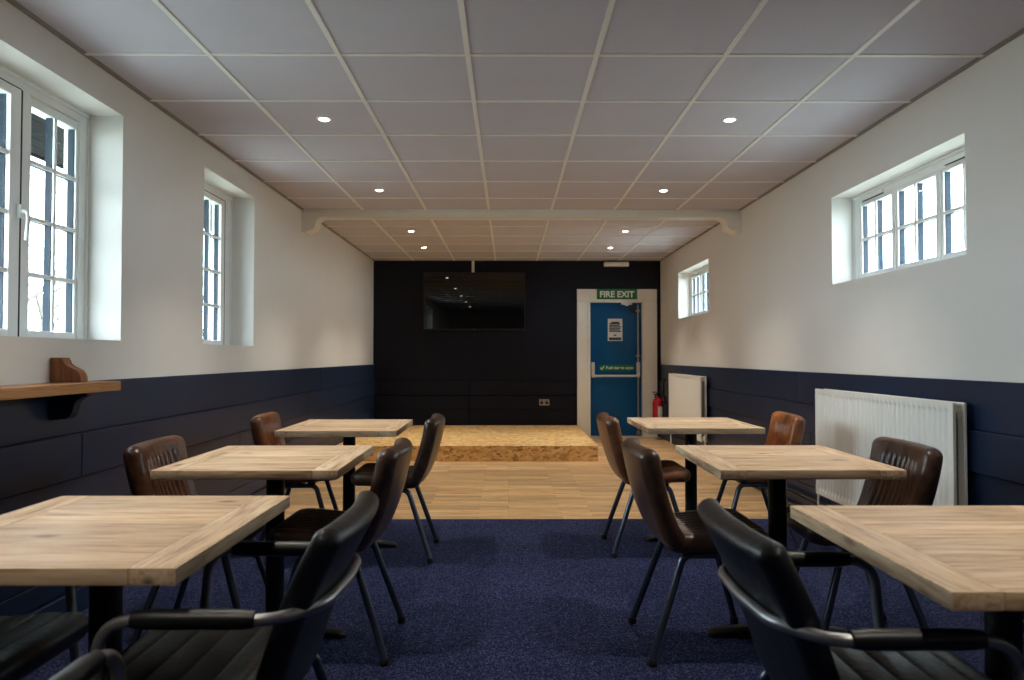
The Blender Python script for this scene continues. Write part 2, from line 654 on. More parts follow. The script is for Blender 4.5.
def cushion(spine, hw, H, er=0.03, rc=0.05, curve=0.0, ribs=None, nu=52, nv=44, hback=None, rc0=None, crown=0.0):
    """an upholstered pad: spine in x,z; hw(v) half width; ribs = (kind, count, u_limit, v0, v1, amplitude)"""
    at, tot = catmull(spine, 60)
    rc0 = rc if rc0 is None else rc0

    def spread(n, frac):
        o = [0.5 * frac * (1 - math.cos(PI / 2 * k / 6)) / 1.0 * 2 for k in range(6)]
        o = [frac * (1 - math.cos(PI / 2 * k / 6)) for k in range(6)]
        inner = [frac + (1 - 2 * frac) * k / n for k in range(n + 1)]
        return o + inner + [1 - x for x in o[::-1]]
    us = [2 * x - 1 for x in spread(nu, er / (2 * hw(0.5)))]
    vs = spread(nv, er / tot)
    bm = bmesh.new()
    F, R = [], []
    for u in us:
        cf, cr_ = [], []
        au = abs(u)
        for v in vs:
            w = hw(v)
            y = u * w
            e = max(0.0, min(1.0, (abs(y) - (w - rc)) / rc))
            i1 = rc * (1 - math.sqrt(max(0, 1 - e * e))) / tot
            e0 = max(0.0, min(1.0, (abs(y) - (w - rc0)) / rc0))
            i0 = rc0 * (1 - math.sqrt(max(0, 1 - e0 * e0))) / tot
            s = i0 + v * (1 - i0 - i1)
            p, tg = at(s)
            n = Vector((tg[1], -tg[0]))
            dside = w * (1 - au)
            dend = min(v, 1 - v) * tot
            ex = max(0.0, 1 - dside / er)
            ey = max(0.0, 1 - dend / er)
            edge = math.sqrt(max(0, 1 - ex * ex)) * math.sqrt(max(0, 1 - ey * ey))
            h = H * edge
            hf = h + crown * (1 - u * u) * edge
            if ribs:
                kind, cnt, ul, v0, v1, amp = ribs[:6]
                pw = ribs[6] if len(ribs) > 6 else 0.6
                uu, vv = u * w, v
                inside = 1.0
                inside *= max(0, min(1, (ul - abs(uu)) / 0.006))
                inside *= max(0, min(1, (vv - v0) * tot / 0.02)) * max(0, min(1, (v1 - vv) * tot / 0.02))
                ph = (uu + ul) / (2 * ul) * cnt if kind == 'u' else (vv - v0) / (v1 - v0) * cnt
                hf += inside * amp * (abs(math.sin(PI * ph)) ** pw - 0.75)
            hb = h if hback is None else hback * edge
            x_c = curve * y * y
            cf.append(bm.verts.new((p[0] + n[0] * hf + x_c, y, p[1] + n[1] * hf)))
            cr_.append(bm.verts.new((p[0] - n[0] * hb + x_c, y, p[1] - n[1] * hb)))
        F.append(cf)
        R.append(cr_)
    nU, nV = len(us), len(vs)
    for i in range(nU - 1):
        for j in range(nV - 1):
            bm.faces.new((F[i][j], F[i + 1][j], F[i + 1][j + 1], F[i][j + 1]))
            bm.faces.new((R[i][j], R[i][j + 1], R[i + 1][j + 1], R[i + 1][j]))
    bmesh.ops.remove_doubles(bm, verts=bm.verts[:], dist=0.00005)
    bmesh.ops.dissolve_degenerate(bm, edges=bm.edges[:], dist=0.00002)
    return bm


def text_mesh(body, size, extrude, bold=0.0):
    c = bpy.data.curves.new('lettering', 'FONT')
    c.body = body
    c.size = size
    c.extrude = extrude
    c.offset = bold
    c.align_x = 'CENTER'
    c.align_y = 'CENTER'
    o = bpy.data.objects.new('lettering', c)
    COL.objects.link(o)
    dg = bpy.context.evaluated_depsgraph_get()
    me = bpy.data.meshes.new_from_object(o.evaluated_get(dg))
    bpy.data.objects.remove(o)
    bpy.data.curves.remove(c)
    return me


def lettering(body, mat, parent, cx, y, cz, width, height, name='lettering', bold=0.0):
    """lettering facing -y, stretched to width x height about (cx, cz)"""
    me = text_mesh(body, 1.0, 0.01, bold)
    xs = [v.co.x for v in me.vertices]
    ys = [v.co.y for v in me.vertices]
    mx, my = (min(xs) + max(xs)) / 2, (min(ys) + max(ys)) / 2
    sx, sy = width / (max(xs) - min(xs)), height / (max(ys) - min(ys))
    for v in me.vertices:
        a, b_, c_ = v.co
        v.co = Vector((cx + (a - mx) * sx, y - (0.0012 if c_ > 0 else 0.0), cz + (b_ - my) * sy))
    me.materials.clear()
    me.materials.append(mat)
    o = bpy.data.objects.new(name, me)
    COL.objects.link(o)
    o.parent = parent
    return o


def struct(name, bm, mat, label=None, **k):
    o = obj(name, bm, mat, **k)
    o['kind'] = 'structure'
    if label: o['label'] = label
    return o


# ------------------------------------------------------------------ the room shell
TH = 0.30
ZT = ZC + 0.12
YC = 5.125            # carpet ends, oak starts


def side_wall(name, x0, x1, wins):
    bm = bmesh.new()
    ys = sorted(set([YN - TH, YB + TH] + [a for w in wins for a in w[:2]]))
    zs = sorted(set([0.0, ZT] + [a for w in wins for a in w[2:]]))
    for i in range(len(ys) - 1):
        cy = (ys[i] + ys[i + 1]) / 2
        hit = [w for w in wins if w[0] < cy < w[1]]
        if not hit:
            box(bm, x0, x1, ys[i], ys[i + 1], 0, ZT)
        else:
            w = hit[0]
            box(bm, x0, x1, ys[i], ys[i + 1], 0, w[2])
            box(bm, x0, x1, ys[i], ys[i + 1], w[3], ZT)
    return struct(name, bm, M['wall'])


struct('floor', B(XL - TH, XR + TH, YC, YB + TH, -0.1, 0.0), M['floorwood'], 'pale oak plank floor in front of the stage')
struct('carpet_floor', B(XL - TH, XR + TH, YN - TH, YC, -0.1, 0.004), M['carpet'], 'navy carpet floor under the tables')
struct('ceiling', B(XL - TH, XR + TH, YN - TH, YB + TH, ZC, ZC + 0.1), M['ceiling'], 'grey suspended tile ceiling')
side_wall('wall_left', XL - TH, XL, WIN_L)
side_wall('wall_right', XR, XR + TH, WIN_R)
DX0, DX1, DZ = 1.19, 1.945, 1.955       # door leaf
bm = bmesh.new()
box(bm, XL, DX0 - 0.02, YB, YB + TH, 0, ZC)
box(bm, DX1 + 0.02, XR, YB, YB + TH, 0, ZC)
box(bm, DX0 - 0.02, DX1 + 0.02, YB, YB + TH, DZ + 0.02, ZC)
struct('wall_far', bm, M['farwall'], 'dark navy far wall behind the stage')
struct('wall_near', B(XL, XR, YN - TH, YN, 0, ZC), M['wall'])

# ceiling grid: white T bars
bm = bmesh.new()
gz = ZC - 0.006
BEAM0, BEAM1 = 6.78, 6.92
gx = [-1.39 + 0.6 * k for k in range(6)]
for x in gx:
    box(bm, x - 0.012, x + 0.012, YN, YB, gz, ZC + 0.004, 0.001, seg=1)
gy = [3.28 + 0.6 * k for k in range(-9, 6)] + [7.05 + 0.6 * k for k in range(0, 6)]
for y in gy:
    if y < YB - 0.02:
        box(bm, XL, XR, y - 0.012, y + 0.012, gz + 0.001, ZC + 0.004)
struct('trim_1', bm, M['grid'], 'white ceiling grid between the tiles')
bm = bmesh.new()
for x0, x1 in ((XL, XL + 0.02), (XR - 0.02, XR)):
    box(bm, x0, x1, YN, YB, ZC - 0.004, ZC + 0.002)
for x0, x1 in ((XL, XL + 0.006), (XR - 0.006, XR)):
    box(bm, x0, x1, YN, YB, ZC - 0.012, ZC - 0.004)
box(bm, XL, XR, YB - 0.02, YB, ZC - 0.008, ZC + 0.002)
struct('trim_2', bm, M['trim'], 'grey wall angle around the ceiling edge')

# navy dado panelling
ROWS = [0.125, 0.22, 0.42, 0.62, 0.82, 1.055]


def dado(name, side, joints, label):
    bm = bmesh.new()
    for r in range(5):
        z0, z1 = ROWS[r] + 0.002, ROWS[r + 1] - 0.002
        ys = [YN] + sorted(joints[r % len(joints)]) + [YB]
        for a, b in zip(ys, ys[1:]):
            t = 0.030 if r == 3 else 0.016
            if side < 0:
                box(bm, XL - 0.004, XL + t, a + 0.0012, b - 0.0012, z0, z1, 0.003, seg=1)
            else:
                box(bm, XR - t, XR + 0.004, a + 0.0012, b - 0.0012, z0, z1, 0.003, seg=1)
    x = (XL - 0.004, XL + 0.006) if side < 0 else (XR - 0.006, XR + 0.004)
    box(bm, x[0], x[1], YN, YB, 0.1, 1.05)
    struct(name, bm, M['navy'], label, auto=30)


dado('trim_3', -1, [[1.2, 4.9, 8.1], [2.4, 6.1, 9.0], [1.6, 5.2], [3.256, 6.9], [0.9, 7.4]], 'dark navy board panelling along the left wall')
dado('trim_4', 1, [[1.2, 4.9, 8.1], [2.4, 6.1, 9.0], [1.6, 5.2], [2.6, 6.43], [0.9, 5.4, 9.0]], 'dark navy board panelling along the right wall')
struct('baseboard_left', B(XL - 0.01, XL + 0.026, YN, YB, 0, 0.118, 0.004, seg=1), M['navy'])
struct('baseboard_right', B(XR - 0.026, XR + 0.01, YN, YB, 0, 0.118, 0.004, seg=1), M['navy'])
bm = bmesh.new()
for (z0, z1) in ((0.0, 0.16), (0.163, 0.40), (0.403, 0.607), (0.611, 0.815)):
    for (a, b) in ((XL + 0.03, -0.57), (-0.566, 0.99)):
        box(bm, a, b, YB - (0.03 if z1 > 0.8 else 0.014), YB + 0.004, z0, z1 - 0.002, 0.003, seg=1)
struct('trim_5', bm, M['farwall'], 'dark board panelling on the lower far wall', auto=30)

# ceiling beam with S shaped corbels
CORB = [(0.0, 0.0), (0.225, 0.0), (0.225, -0.035)]
for k in range(9):
    a = k / 8 * PI / 2
    CORB.append((0.205 - 0.075 * math.sin(a), -0.035 - 0.06 * (1 - math.cos(a))))
for k in range(1, 9):
    a = k / 8 * PI / 2
    CORB.append((0.13 - 0.065 * (1 - math.cos(a)) - 0.0, -0.095 - 0.055 * math.sin(a)))
CORB += [(0.045, -0.165), (0.0, -0.165)]
CORB = [(x, z) for x, z in CORB]
bm = bmesh.new()
box(bm, XL, XR, BEAM0, BEAM1, ZC - 0.076, ZC, 0.006)
box(bm, XL, XR, BEAM0 - 0.012, BEAM1 + 0.012, ZC - 0.022, ZC + 0.002, 0.004)
beam = struct('ceiling_beam', bm, M['white'], 'white painted beam across the ceiling', auto=30)
for sgn, x in ((1, XL), (-1, XR)):
    bm = bmesh.new()
    prism(bm, [(x + sgn * px, ZC - 0.03 + pz * 1.15) for px, pz in CORB], 1, BEAM0 - 0.02, BEAM1 + 0.02)
    o = obj('corbel', bm, M['white'], beam, auto=40)

# ------------------------------------------------------------------ windows
def window(name, side, opening, lights, rows, xin, handle=None, sash=True, vents=(), label=None):
    """side -1: left wall (room on +x). lights: (glass y0, y1, is_casement)"""
    y0, y1, z0, z1 = opening
    s = -side                                 # direction towards the room
    root = thing(name, label, None, (0, 0, 0), kind='structure')
    del_x = lambda a, b: (min(xin + s * a, xin + s * b), max(xin + s * a, xin + s * b))
    gz0, gz1 = rows[0], rows[-1]
    # outer frame and mullions as one frame, cut by the lights
    fr = bmesh.new()
    xa, xb = del_x(-0.07, 0.0)
    e = 0.030
    spans = [(a - (0.076 if c else 0.02), b + (0.076 if c else 0.02)) for a, b, c in lights]
    box(fr, xa, xb, y0, y1, z0, gz0 - (0.045 if sash else 0.02), 0.004)
    box(fr, xa, xb, y0, y1, gz1 + (0.045 if sash else 0.02), z1, 0.004)
    cuts = [y0] + [q for sp in spans for q in sp] + [y1]
    for k in range(0, len(cuts), 2):
        if cuts[k + 1] - cuts[k] > 0.004:
            box(fr, xa, xb, cuts[k], cuts[k + 1], gz0 - (0.045 if sash else 0.02), gz1 + (0.045 if sash else 0.02))
    # thin cover bead against the plaster
    bx0, bx1 = del_x(0.0, 0.012)
    box(fr, bx0, bx1, y0, y1, z1 - 0.018, z1, 0.003)
    box(fr, bx0, bx1, y1 - 0.012, y1, z0, z1, 0.003)
    box(fr, bx0, bx1, y0, y0 + 0.012, z0, z1, 0.003)
    obj('window_frame', fr, M['upvc'], root, auto=30)
    for (a, b, cas) in lights:
        off = 0.006 if cas else -0.006
        sx0, sx1 = del_x(-0.0655, off)
        sb = bmesh.new()
        w = 0.066 if cas else 0.021
        hz = 0.042 if sash else 0.021
        box(sb, sx0, sx1, a - w, a, gz0 - hz, gz1 + hz, 0.005)
        box(sb, sx0, sx1, b, b + w, gz0 - hz, gz1 + hz, 0.005)
        box(sb, sx0, sx1, a - 0.001, b + 0.001, gz0 - hz, gz0, 0.005)
        box(sb, sx0, sx1, a - 0.001, b + 0.001, gz1, gz1 + hz, 0.005)
        so = obj('window_sash', sb, M['upvc'], root, auto=30)
        gb, gs = bmesh.new(), bmesh.new()
        bx0, bx1 = del_x(-0.0105, -0.001)
        cx0, cx1 = del_x(-0.046, -0.0155)
        cols = max(2, int(round((b - a) / 0.175)))
        for k in range(1, cols):
            ym = a + (b - a) * k / cols
            box(gb, bx0, bx1, ym - 0.010, ym + 0.010, gz0, gz1, 0.003)
            box(gs, cx0, cx1, ym - 0.009, ym + 0.009, gz0, gz1)
        for z in rows[1:-1]:
            box(gb, bx0 + 0.001, bx1 - 0.001, a, b, z - 0.010, z + 0.010, 0.003)
            box(gs, cx0 + 0.001, cx1 - 0.001, a, b, z - 0.007, z + 0.007)
        box(gs, cx0, cx1, a - 0.001, a + 0.004, gz0, gz1)
        box(gs, cx0, cx1, b - 0.004, b + 0.001, gz0, gz1)
        obj('glazing_bar', gb, M['upvc'], so, auto=30)
        if cas:
            gk = bmesh.new()
            kx0, kx1 = del_x(-0.05, 0.0045)
            for (qa, qb) in ((a - w - 0.0105, a - w + 0.0005), (b + w - 0.0005, b + w + 0.0105)):
                box(gk, kx0, kx1, qa, qb, gz0 - hz, gz1 + hz)
            box(gk, kx0, kx1, a - w, b + w, gz0 - hz - 0.004, gz0 - hz + 0.0005)
            box(gk, kx0, kx1, a - w, b + w, gz1 + hz - 0.0005, gz1 + hz + 0.004)
            obj('gasket', gk, M['rubber'], so)
        obj('spacer_bar', gs, M['spacer'], so)
        px = xin + s * -0.013
        obj('pane', B(px - 0.002, px + 0.002, a - 0.004, b + 0.004, gz0 - 0.004, gz1 + 0.004), M['glass'], so)
    for (a, b) in vents:
        v = bmesh.new()
        vx0, vx1 = del_x(-0.002, 0.012)
        box(v, vx0, vx1, a + 0.03, b - 0.03, z1 - 0.052, z1 - 0.030)
        tv_ = obj('trickle_vent', v, M['upvc'], root, auto=30)
        obj('vent_shadow_strip', B(vx0 + 0.001, vx1 - 0.001, a + 0.032, b - 0.032, z1 - 0.0555, z1 - 0.052), M['spacer'], tv_)  # dark strip painted in as the shadow line beneath the vent
    if handle:
        hy, hz = handle
        h = bmesh.new()
        hx0, hx1 = del_x(0.012, 0.03)
        box(h, hx0, hx1, hy - 0.012, hy + 0.012, hz - 0.03, hz + 0.03, 0.005)
        p = [(xin + s * 0.02, hy, hz), (xin + s * 0.052, hy, hz), (xin + s * 0.058, hy - 0.004, hz - 0.04), (xin + s * 0.054, hy - 0.01, hz - 0.13)]
        tube(h, fillet(p, 0.02), 0.009, 10)
        obj('handle', h, M['upvc'], root, auto=40)
    return root


XF = XL - 0.18
R4 = [1.285, 1.537, 1.79, 2.045, 2.298]
window('window_1', -1, WIN_L[0], [(2.235, 2.565, False), (2.72, 3.052, True), (3.203, 3.535, False)], R4, XF, handle=(3.10, 1.80),
       label='tall white window with a lever handle nearest on the left wall')
window('window_2', -1, WIN_L[1], [(4.79, 5.30, True)], R4, XF, handle=(4.757, 1.80),
       label='narrow white casement window farther along the left wall')
XG = XR + 0.155
R2 = [1.726, 1.95, 2.178]
for k, (oy, lab) in enumerate(((0.0, 'wide high white window above the large radiator'), (4.43, 'high white window nearest the blue exit door'))):
    op = WIN_R[k]
    window('window_%d' % (3 + k), 1, op, [(3.50 + oy, 3.868 + oy, False), (3.94 + oy, 4.325 + oy, False), (4.398 + oy, 4.768 + oy, False)], R2, XG,
           sash=False, vents=((3.52 + oy, 3.86 + oy), (4.44 + oy, 4.76 + oy)), label=lab)

# ------------------------------------------------------------------ outside
struct('ground', B(-40, XL - TH - 0.02, -20, 45, -0.5, -0.3), M['grass'], 'grass outside the left windows')
struct('lawn', B(XR + TH + 0.02, 40, -20, 45, -0.5, -0.3), M['grass'], 'grass outside the right windows')
bm = bmesh.new()
ex0, ex1 = XL - TH - 0.004, XL - TH - 0.70
for k in range(8):
    xa, xb = ex0 + (ex1 - ex0) * k / 8, ex0 + (ex1 - ex0) * (k + 1) / 8
    za, zb_ = 2.505 - 0.07 * k / 8, 2.505 - 0.07 * (k + 1) / 8
    gap = 0.006
    prism(bm, [(xa, za), (xb + gap, zb_), (xb + gap, zb_ + 0.012), (xb, zb_ + 0.012), (xb, 2.60), (xa, 2.60)], 1, -1.0, 12.0)
box(bm, ex1 - 0.03, ex1, -1.0, 12.0, 2.425, 2.62)
struct('trim_6', bm, M['soffit'], 'dark boarded eaves outside the left windows', auto=30)


def tree(loc, h, seed, label):
    rnd = random.Random(seed)
    t = thing('bare_tree', label, 'tree', loc, group='bare trees outside the left windows')
    tr, br = bmesh.new(), bmesh.new()
    top = Vector((rnd.uniform(-.3, .3), rnd.uniform(-.3, .3), h * 0.55))
    tube(tr, [(0, 0, -0.1), top * 0.5 + Vector((0.06, 0.03, 0)), top], 0.1, 8, radii=[0.14, 0.11, 0.08])

    def grow(p, d, ln, r, lev):
        q = p + d * ln * 0.5 + Vector((rnd.uniform(-.1, .1), rnd.uniform(-.1, .1), 0)) * ln * 0.5
        e = p + d * ln
        tube(br, [p, q, e], r, 5, cap=False, radii=[r, r * 0.8, r * 0.55])
        if lev > 0:
            for _ in range(4):
                nd = (d + Vector((rnd.uniform(-1, 1), rnd.uniform(-1, 1), rnd.uniform(-.35, .8))) * 0.8).normalized()
                grow(p.lerp(e, rnd.uniform(0.45, 1.0)), nd, ln * rnd.uniform(0.5, 0.75), r * 0.55, lev - 1)
    for k in range(7):
        d = Vector((rnd.uniform(-1, 1), rnd.uniform(-1, 1), rnd.uniform(0.1, 1.2))).normalized()
        grow(top * rnd.uniform(0.35, 1.0), d, h * rnd.uniform(0.22, 0.36), 0.04, 3)
    obj('trunk', tr, M['bark'], t, smooth=True)
    obj('branches', br, M['bark'], t, smooth=True)


tree((-8.2, 11.6, -0.3), 6.5, 3, 'bare tree outside seen through the left half of the tall window')
tree((-13.6, 20.6, -0.3), 6.0, 5, 'bare tree outside seen through the right panes of the tall window')
tree((-13.0, 30.0, -0.3), 7.0, 9, 'bare tree outside seen through the narrow left window')


def hedge(loc, sx, sy, sz, seed, label):
    rnd = random.Random(seed)
    t = thing('garden_shrub', label, 'shrub', loc, group='shrubs outside the left windows')
    bm = bmesh.new()
    for _ in range(2600):
        a, b = rnd.uniform(0, 2 * PI), rnd.uniform(-0.2, 1)
        rr = rnd.uniform(0.6, 1.0)
        c = Vector((math.cos(a) * math.sqrt(1 - b * b) * sx * rr, math.sin(a) * math.sqrt(1 - b * b) * sy * rr, sz * (0.35 + 0.62 * b * rr)))
        u = Vector((rnd.uniform(-1, 1), rnd.uniform(-1, 1), rnd.uniform(-1, 1))).normalized() * 0.06
        v = u.orthogonal().normalized() * 0.03
        vs = [bm.verts.new(c + q) for q in (-u, v, u, -v)]
        bm.faces.new(vs)
    obj('foliage', bm, M['leaf'], t)
    st = bmesh.new()
    for k in range(5):
        a = k * 1.3
        tube(st, [(0.05 * math.cos(a), 0.05 * math.sin(a), 0), (0.5 * sx * math.cos(a), 0.5 * sy * math.sin(a), sz * 0.7)], 0.02, 6)
    obj('stem', st, M['bark'], t)


hedge((-7.0, 9.8, -0.3), 1.1, 1.5, 2.0, 2, 'leafy shrub outside low in the tall left window')
hedge((-7.4, 17.5, -0.3), 1.2, 1.8, 2.2, 4, 'leafy shrub outside low in the narrow left window')

# ------------------------------------------------------------------ stage
SX1, SY0, SZ = 1.0, 7.97, 0.17
bm = bmesh.new()
for (a, b) in ((XL + 0.03, -0.22), (-0.219, SX1)):
    box(bm, a, b, SY0 + 0.001, YB - 0.018, SZ - 0.018, SZ, 0.001, seg=1)
st = thing('stage_platform', 'low raised stage of bare chipboard against the dark far wall', 'stage', (0, 0, 0))
obj('stage_top', bm, M['osb'], st)
bm = bmesh.new()
box(bm, XL + 0.03, SX1, SY0 - 0.0, SY0 + 0.018, 0.001, SZ - 0.0185)
obj('front_board', bm, M['osb'], st)
obj('side_board', B(SX1 - 0.018, SX1 - 0.0005, SY0 + 0.0185, YB - 0.018, 0.001, SZ - 0.0185), M['osb'], st)

# ------------------------------------------------------------------ door, frame and signs
d = thing('door_1', 'blue fire exit door in a wide white frame', None, (0, 0, 0), kind='structure')
yl = YB + 0.03
obj('door_leaf', B(DX0 + 0.004, DX1 - 0.004, yl, yl + 0.045, 0.012, DZ - 0.004, 0.003), M['blue'], d, auto=30)
fr = bmesh.new()
FX0, FX1, FZ = 0.998, 2.163, 2.15
box(fr, FX0, DX0, YB - 0.022, YB + 0.002, 0, DZ + 0.0, 0.004)
box(fr, DX1, FX1, YB - 0.022, YB + 0.002, 0, DZ + 0.0, 0.004)
box(fr, FX0, FX1, YB - 0.022, YB + 0.002, DZ + 0.0, FZ, 0.004)
box(fr, DX0 - 0.045, DX0, YB - 0.032, YB + 0.001, 0, DZ + 0.045, 0.005)
box(fr, DX1, DX1 + 0.045, YB - 0.032, YB + 0.001, 0, DZ + 0.045, 0.005)
box(fr, DX0, DX1, YB - 0.032, YB + 0.001, DZ, DZ + 0.045, 0.005)
box(fr, DX0 - 0.02, DX0, YB + 0.001, YB + 0.12, 0, DZ + 0.02)
box(fr, DX1, DX1 + 0.02, YB + 0.001, YB + 0.12, 0, DZ + 0.02)
box(fr, DX0, DX1, YB + 0.001, YB + 0.12, DZ, DZ + 0.02)
obj('door_frame', fr, M['white'], d, auto=30)
obj('threshold', B(DX0, DX1, YB - 0.03, YB + 0.12, 0.0, 0.012, 0.002), M['silver'], d)
obj('outside_back', B(DX0 - 0.02, DX1 + 0.02, yl + 0.046, yl + 0.06, 0, DZ + 0.02), M['dark'], d)
# panic hardware
pb = bmesh.new()
zb = 0.885
tube(pb, [(DX0 + 0.04, yl - 0.075, zb), (DX1 - 0.04, yl - 0.075, zb)], 0.017, 12)
po = obj('push_bar', pb, M['silver'], d, auto=40)
for x in (DX0 + 0.04, DX1 - 0.055):
    h = bmesh.new()
    box(h, x - 0.026, x + 0.026, yl - 0.045, yl, zb - 0.02, zb + 0.2, 0.01)
    prism(h, [(yl - 0.04, zb + 0.06), (yl - 0.095, zb + 0.02), (yl - 0.095, zb - 0.022), (yl - 0.03, zb - 0.022)], 0, x - 0.014, x + 0.014)
    obj('bar_bracket', h, M['silver'], d, auto=30)
rb = bmesh.new()
xr = DX1 - 0.055
tube(rb, [(xr, yl - 0.022, zb + 0.15), (xr, yl - 0.022, DZ - 0.03)], 0.011, 10)
tube(rb, [(xr, yl - 0.022, zb - 0.02), (xr, yl - 0.022, 0.05)], 0.011, 10)
box(rb, xr - 0.03, xr + 0.03, yl - 0.034, yl, zb + 0.28, zb + 0.305, 0.004)
box(rb, xr - 0.03, xr + 0.03, yl - 0.034, yl, DZ - 0.13, DZ - 0.105, 0.004)
box(rb, xr - 0.025, xr + 0.025, yl - 0.04, yl, 0.03, 0.08, 0.004)
obj('bolt_rod', rb, M['steel'], d, auto=40)
kp = bmesh.new()
box(kp, xr - 0.10, xr - 0.06, yl - 0.05, yl, DZ - 0.11, DZ - 0.02, 0.008)
box(kp, xr - 0.108, xr - 0.052, yl - 0.055, yl, DZ - 0.17, DZ - 0.10, 0.012)
obj('door_contact', kp, M['bezel'], d, auto=30)
cl = bmesh.new()
box(cl, 1.64, 1.80, YB - 0.036, YB - 0.02 + 0.02, DZ - 0.035, DZ + 0.001, 0.004)
box(cl, 1.70, 1.75, YB - 0.044, YB, DZ - 0.05, DZ - 0.01, 0.004)
obj('strike_plate', cl, M['white'], d, auto=30)

sg = thing('exit_sign', 'green fire exit sign in white capitals above the blue door', 'sign', (0, 0, 0))
obj('sign_board', B(1.285, 1.872, YB - 0.045, YB - 0.0325, 2.0, 2.147, 0.002), M['green'], sg)
lettering('FIRE EXIT', M['signwhite'], sg, 1.5785, YB - 0.0452, 2.072, 0.50, 0.092, bold=0.028)
sg = thing('push_bar_sign', 'small green push bar to open sign on the blue door', 'sign', (0, 0, 0))
obj('sign_board', B(1.325, 1.83, yl - 0.006, yl - 0.0005, 0.955, 1.045, 0.001), M['green'], sg)
lettering('Push bar to open', M['signwhite'], sg, 1.622, yl - 0.0062, 0.998, 0.40, 0.054, bold=0.016)
tk = bmesh.new()
y_ = yl - 0.0072
vs = [bm_v for bm_v in [(1.338, 1.0), (1.350, 1.012), (1.362, 0.992), (1.392, 1.034), (1.402, 1.026), (1.364, 0.970)]]
prism(tk, vs, 1, y_, yl - 0.006)
obj('tick_mark', tk, M['signwhite'], sg)
ps = thing('door_notice', 'white printed notice with grey text blocks stuck on the blue door', 'notice', (0, 0, 0))
px0, px1, pz0, pz1 = 1.452, 1.665, 1.395, 1.72
obj('sheet', B(px0, px1, yl - 0.003, yl - 0.0005, pz0, pz1), M['paper'], ps)
pr = bmesh.new()
for k in range(7):
    z = pz1 - 0.045 - k * 0.022
    ind = 0.02 if k else 0.05
    box(pr, px0 + ind, px1 - ind - 0.01 * (k % 3), yl - 0.0042, yl - 0.0029, z - (0.016 if k else 0.022) / 1.0, z)
box(pr, px0 + 0.085, px0 + 0.125, yl - 0.0042, yl - 0.0029, pz0 + 0.075, pz0 + 0.092)
box(pr, px0 + 0.015, px1 - 0.015, yl - 0.0042, yl - 0.0029, pz0 + 0.012, pz0 + 0.05)
obj('printed_text', pr, M['print'], ps)

# ------------------------------------------------------------------ far wall things
tv = thing('television', 'large black wall mounted television above the stage', 'television', (0, 0, 0))
tx0, tx1, tz0, tz1 = -1.232, 0.24, 1.552, 2.386
obj('screen', B(tx0 + 0.012, tx1 - 0.012, YB - 0.083, YB - 0.078, tz0 + 0.016, tz1 - 0.012), M['screen'], tv)
bz = bmesh.new()
box(bz, tx0, tx1, YB - 0.085, YB - 0.05, tz0, tz0 + 0.016, 0.002)
box(bz, tx0, tx1, YB - 0.085, YB - 0.05, tz1 - 0.012, tz1, 0.002)
box(bz, tx0, tx0 + 0.012, YB - 0.085, YB - 0.05, tz0, tz1, 0.002)
box(bz, tx1 - 0.012, tx1, YB - 0.085, YB - 0.05, tz0, tz1, 0.002)
obj('bezel', bz, M['bezel'], tv, auto=30)
obj('back_cover', B(tx0 + 0.01, tx1 - 0.01, YB - 0.077, YB - 0.04, tz0 + 0.01, tz1 - 0.01, 0.004), M['bezel'], tv)
obj('wall_bracket', B(-0.75, -0.25, YB - 0.041, YB - 0.0005, 1.75, 2.2), M['iron'], tv)
obj('status_light', B(-0.51, -0.485, YB - 0.0865, YB - 0.084, tz0 + 0.004, tz0 + 0.009), M['silver'], tv)
cd = tag(obj('cable_trunking', B(-0.537, -0.497, YB - 0.022, YB - 0.0005, 2.36, ZC - 0.009, 0.003), M['white']),
         'short white cable trunking from the ceiling down to the television', 'trunking')
el = thing('emergency_light', 'white emergency light box under the ceiling above the exit door', 'emergency light', (0, 0, 0))
ex = 1.57
obj('housing', B(ex - 0.18, ex + 0.18, YB - 0.075, YB - 0.001, ZC - 0.095, ZC - 0.03, 0.012), M['white'], el, auto=30)
obj('diffuser', B(ex - 0.165, ex + 0.165, YB - 0.085, YB - 0.07, ZC - 0.088, ZC - 0.045, 0.006), M['signwhite'], el, auto=30)
so = thing('wall_socket', 'brushed steel double socket low on the dark far wall', 'socket', (0, 0, 0))
obj('face_plate', B(0.445, 0.592, YB - 0.024, YB - 0.0165, 0.46, 0.548, 0.003), M['steel'], so, auto=30)
for x in (0.482, 0.555):
    sb = bmesh.new()
    box(sb, x - 0.022, x + 0.022, YB - 0.0255, YB - 0.0235, 0.475, 0.515)
    o_ = obj('outlet', sb, M['bezel'], so)
for x in (0.482, 0.555):
    obj('switch', B(x - 0.007, x + 0.007, YB - 0.0275, YB - 0.0235, 0.522, 0.540, 0.001), M['bezel'], so)

# ------------------------------------------------------------------ fire extinguisher
fe = thing('fire_extinguisher', 'red fire extinguisher in the corner between exit door and radiator', 'fire extinguisher', (2.105, 10.04, 0.10))
fe.scale = (0.93, 0.93, 0.88)
bm = bmesh.new()
lathe(bm, [(0, 0.012), (0.07, 0.012), (0.082, 0.02), (0.082, 0.05)] + [(0.082, 0.47), (0.078, 0.50), (0.062, 0.53), (0.036, 0.55), (0.026, 0.56), (0.026, 0.575), (0, 0.575)], seg=28)
obj('cylinder', bm, M['red'], fe, auto=40)
bm = bmesh.new()
for k in range(9):
    a0 = -PI / 2 - 0.15 + k * 0.11
    a1 = a0 + 0.11
    q = [bm.verts.new((0.0828 * math.cos(a), 0.0828 * math.sin(a), z)) for a, z in ((a0, 0.2), (a1, 0.2), (a1, 0.42), (a0, 0.42))]
    bm.faces.new(q)
bmesh.ops.remove_doubles(bm, verts=bm.verts[:], dist=0.0001)
obj('paper_label', bm, M['paper'], fe, smooth=True)
bm = bmesh.new()
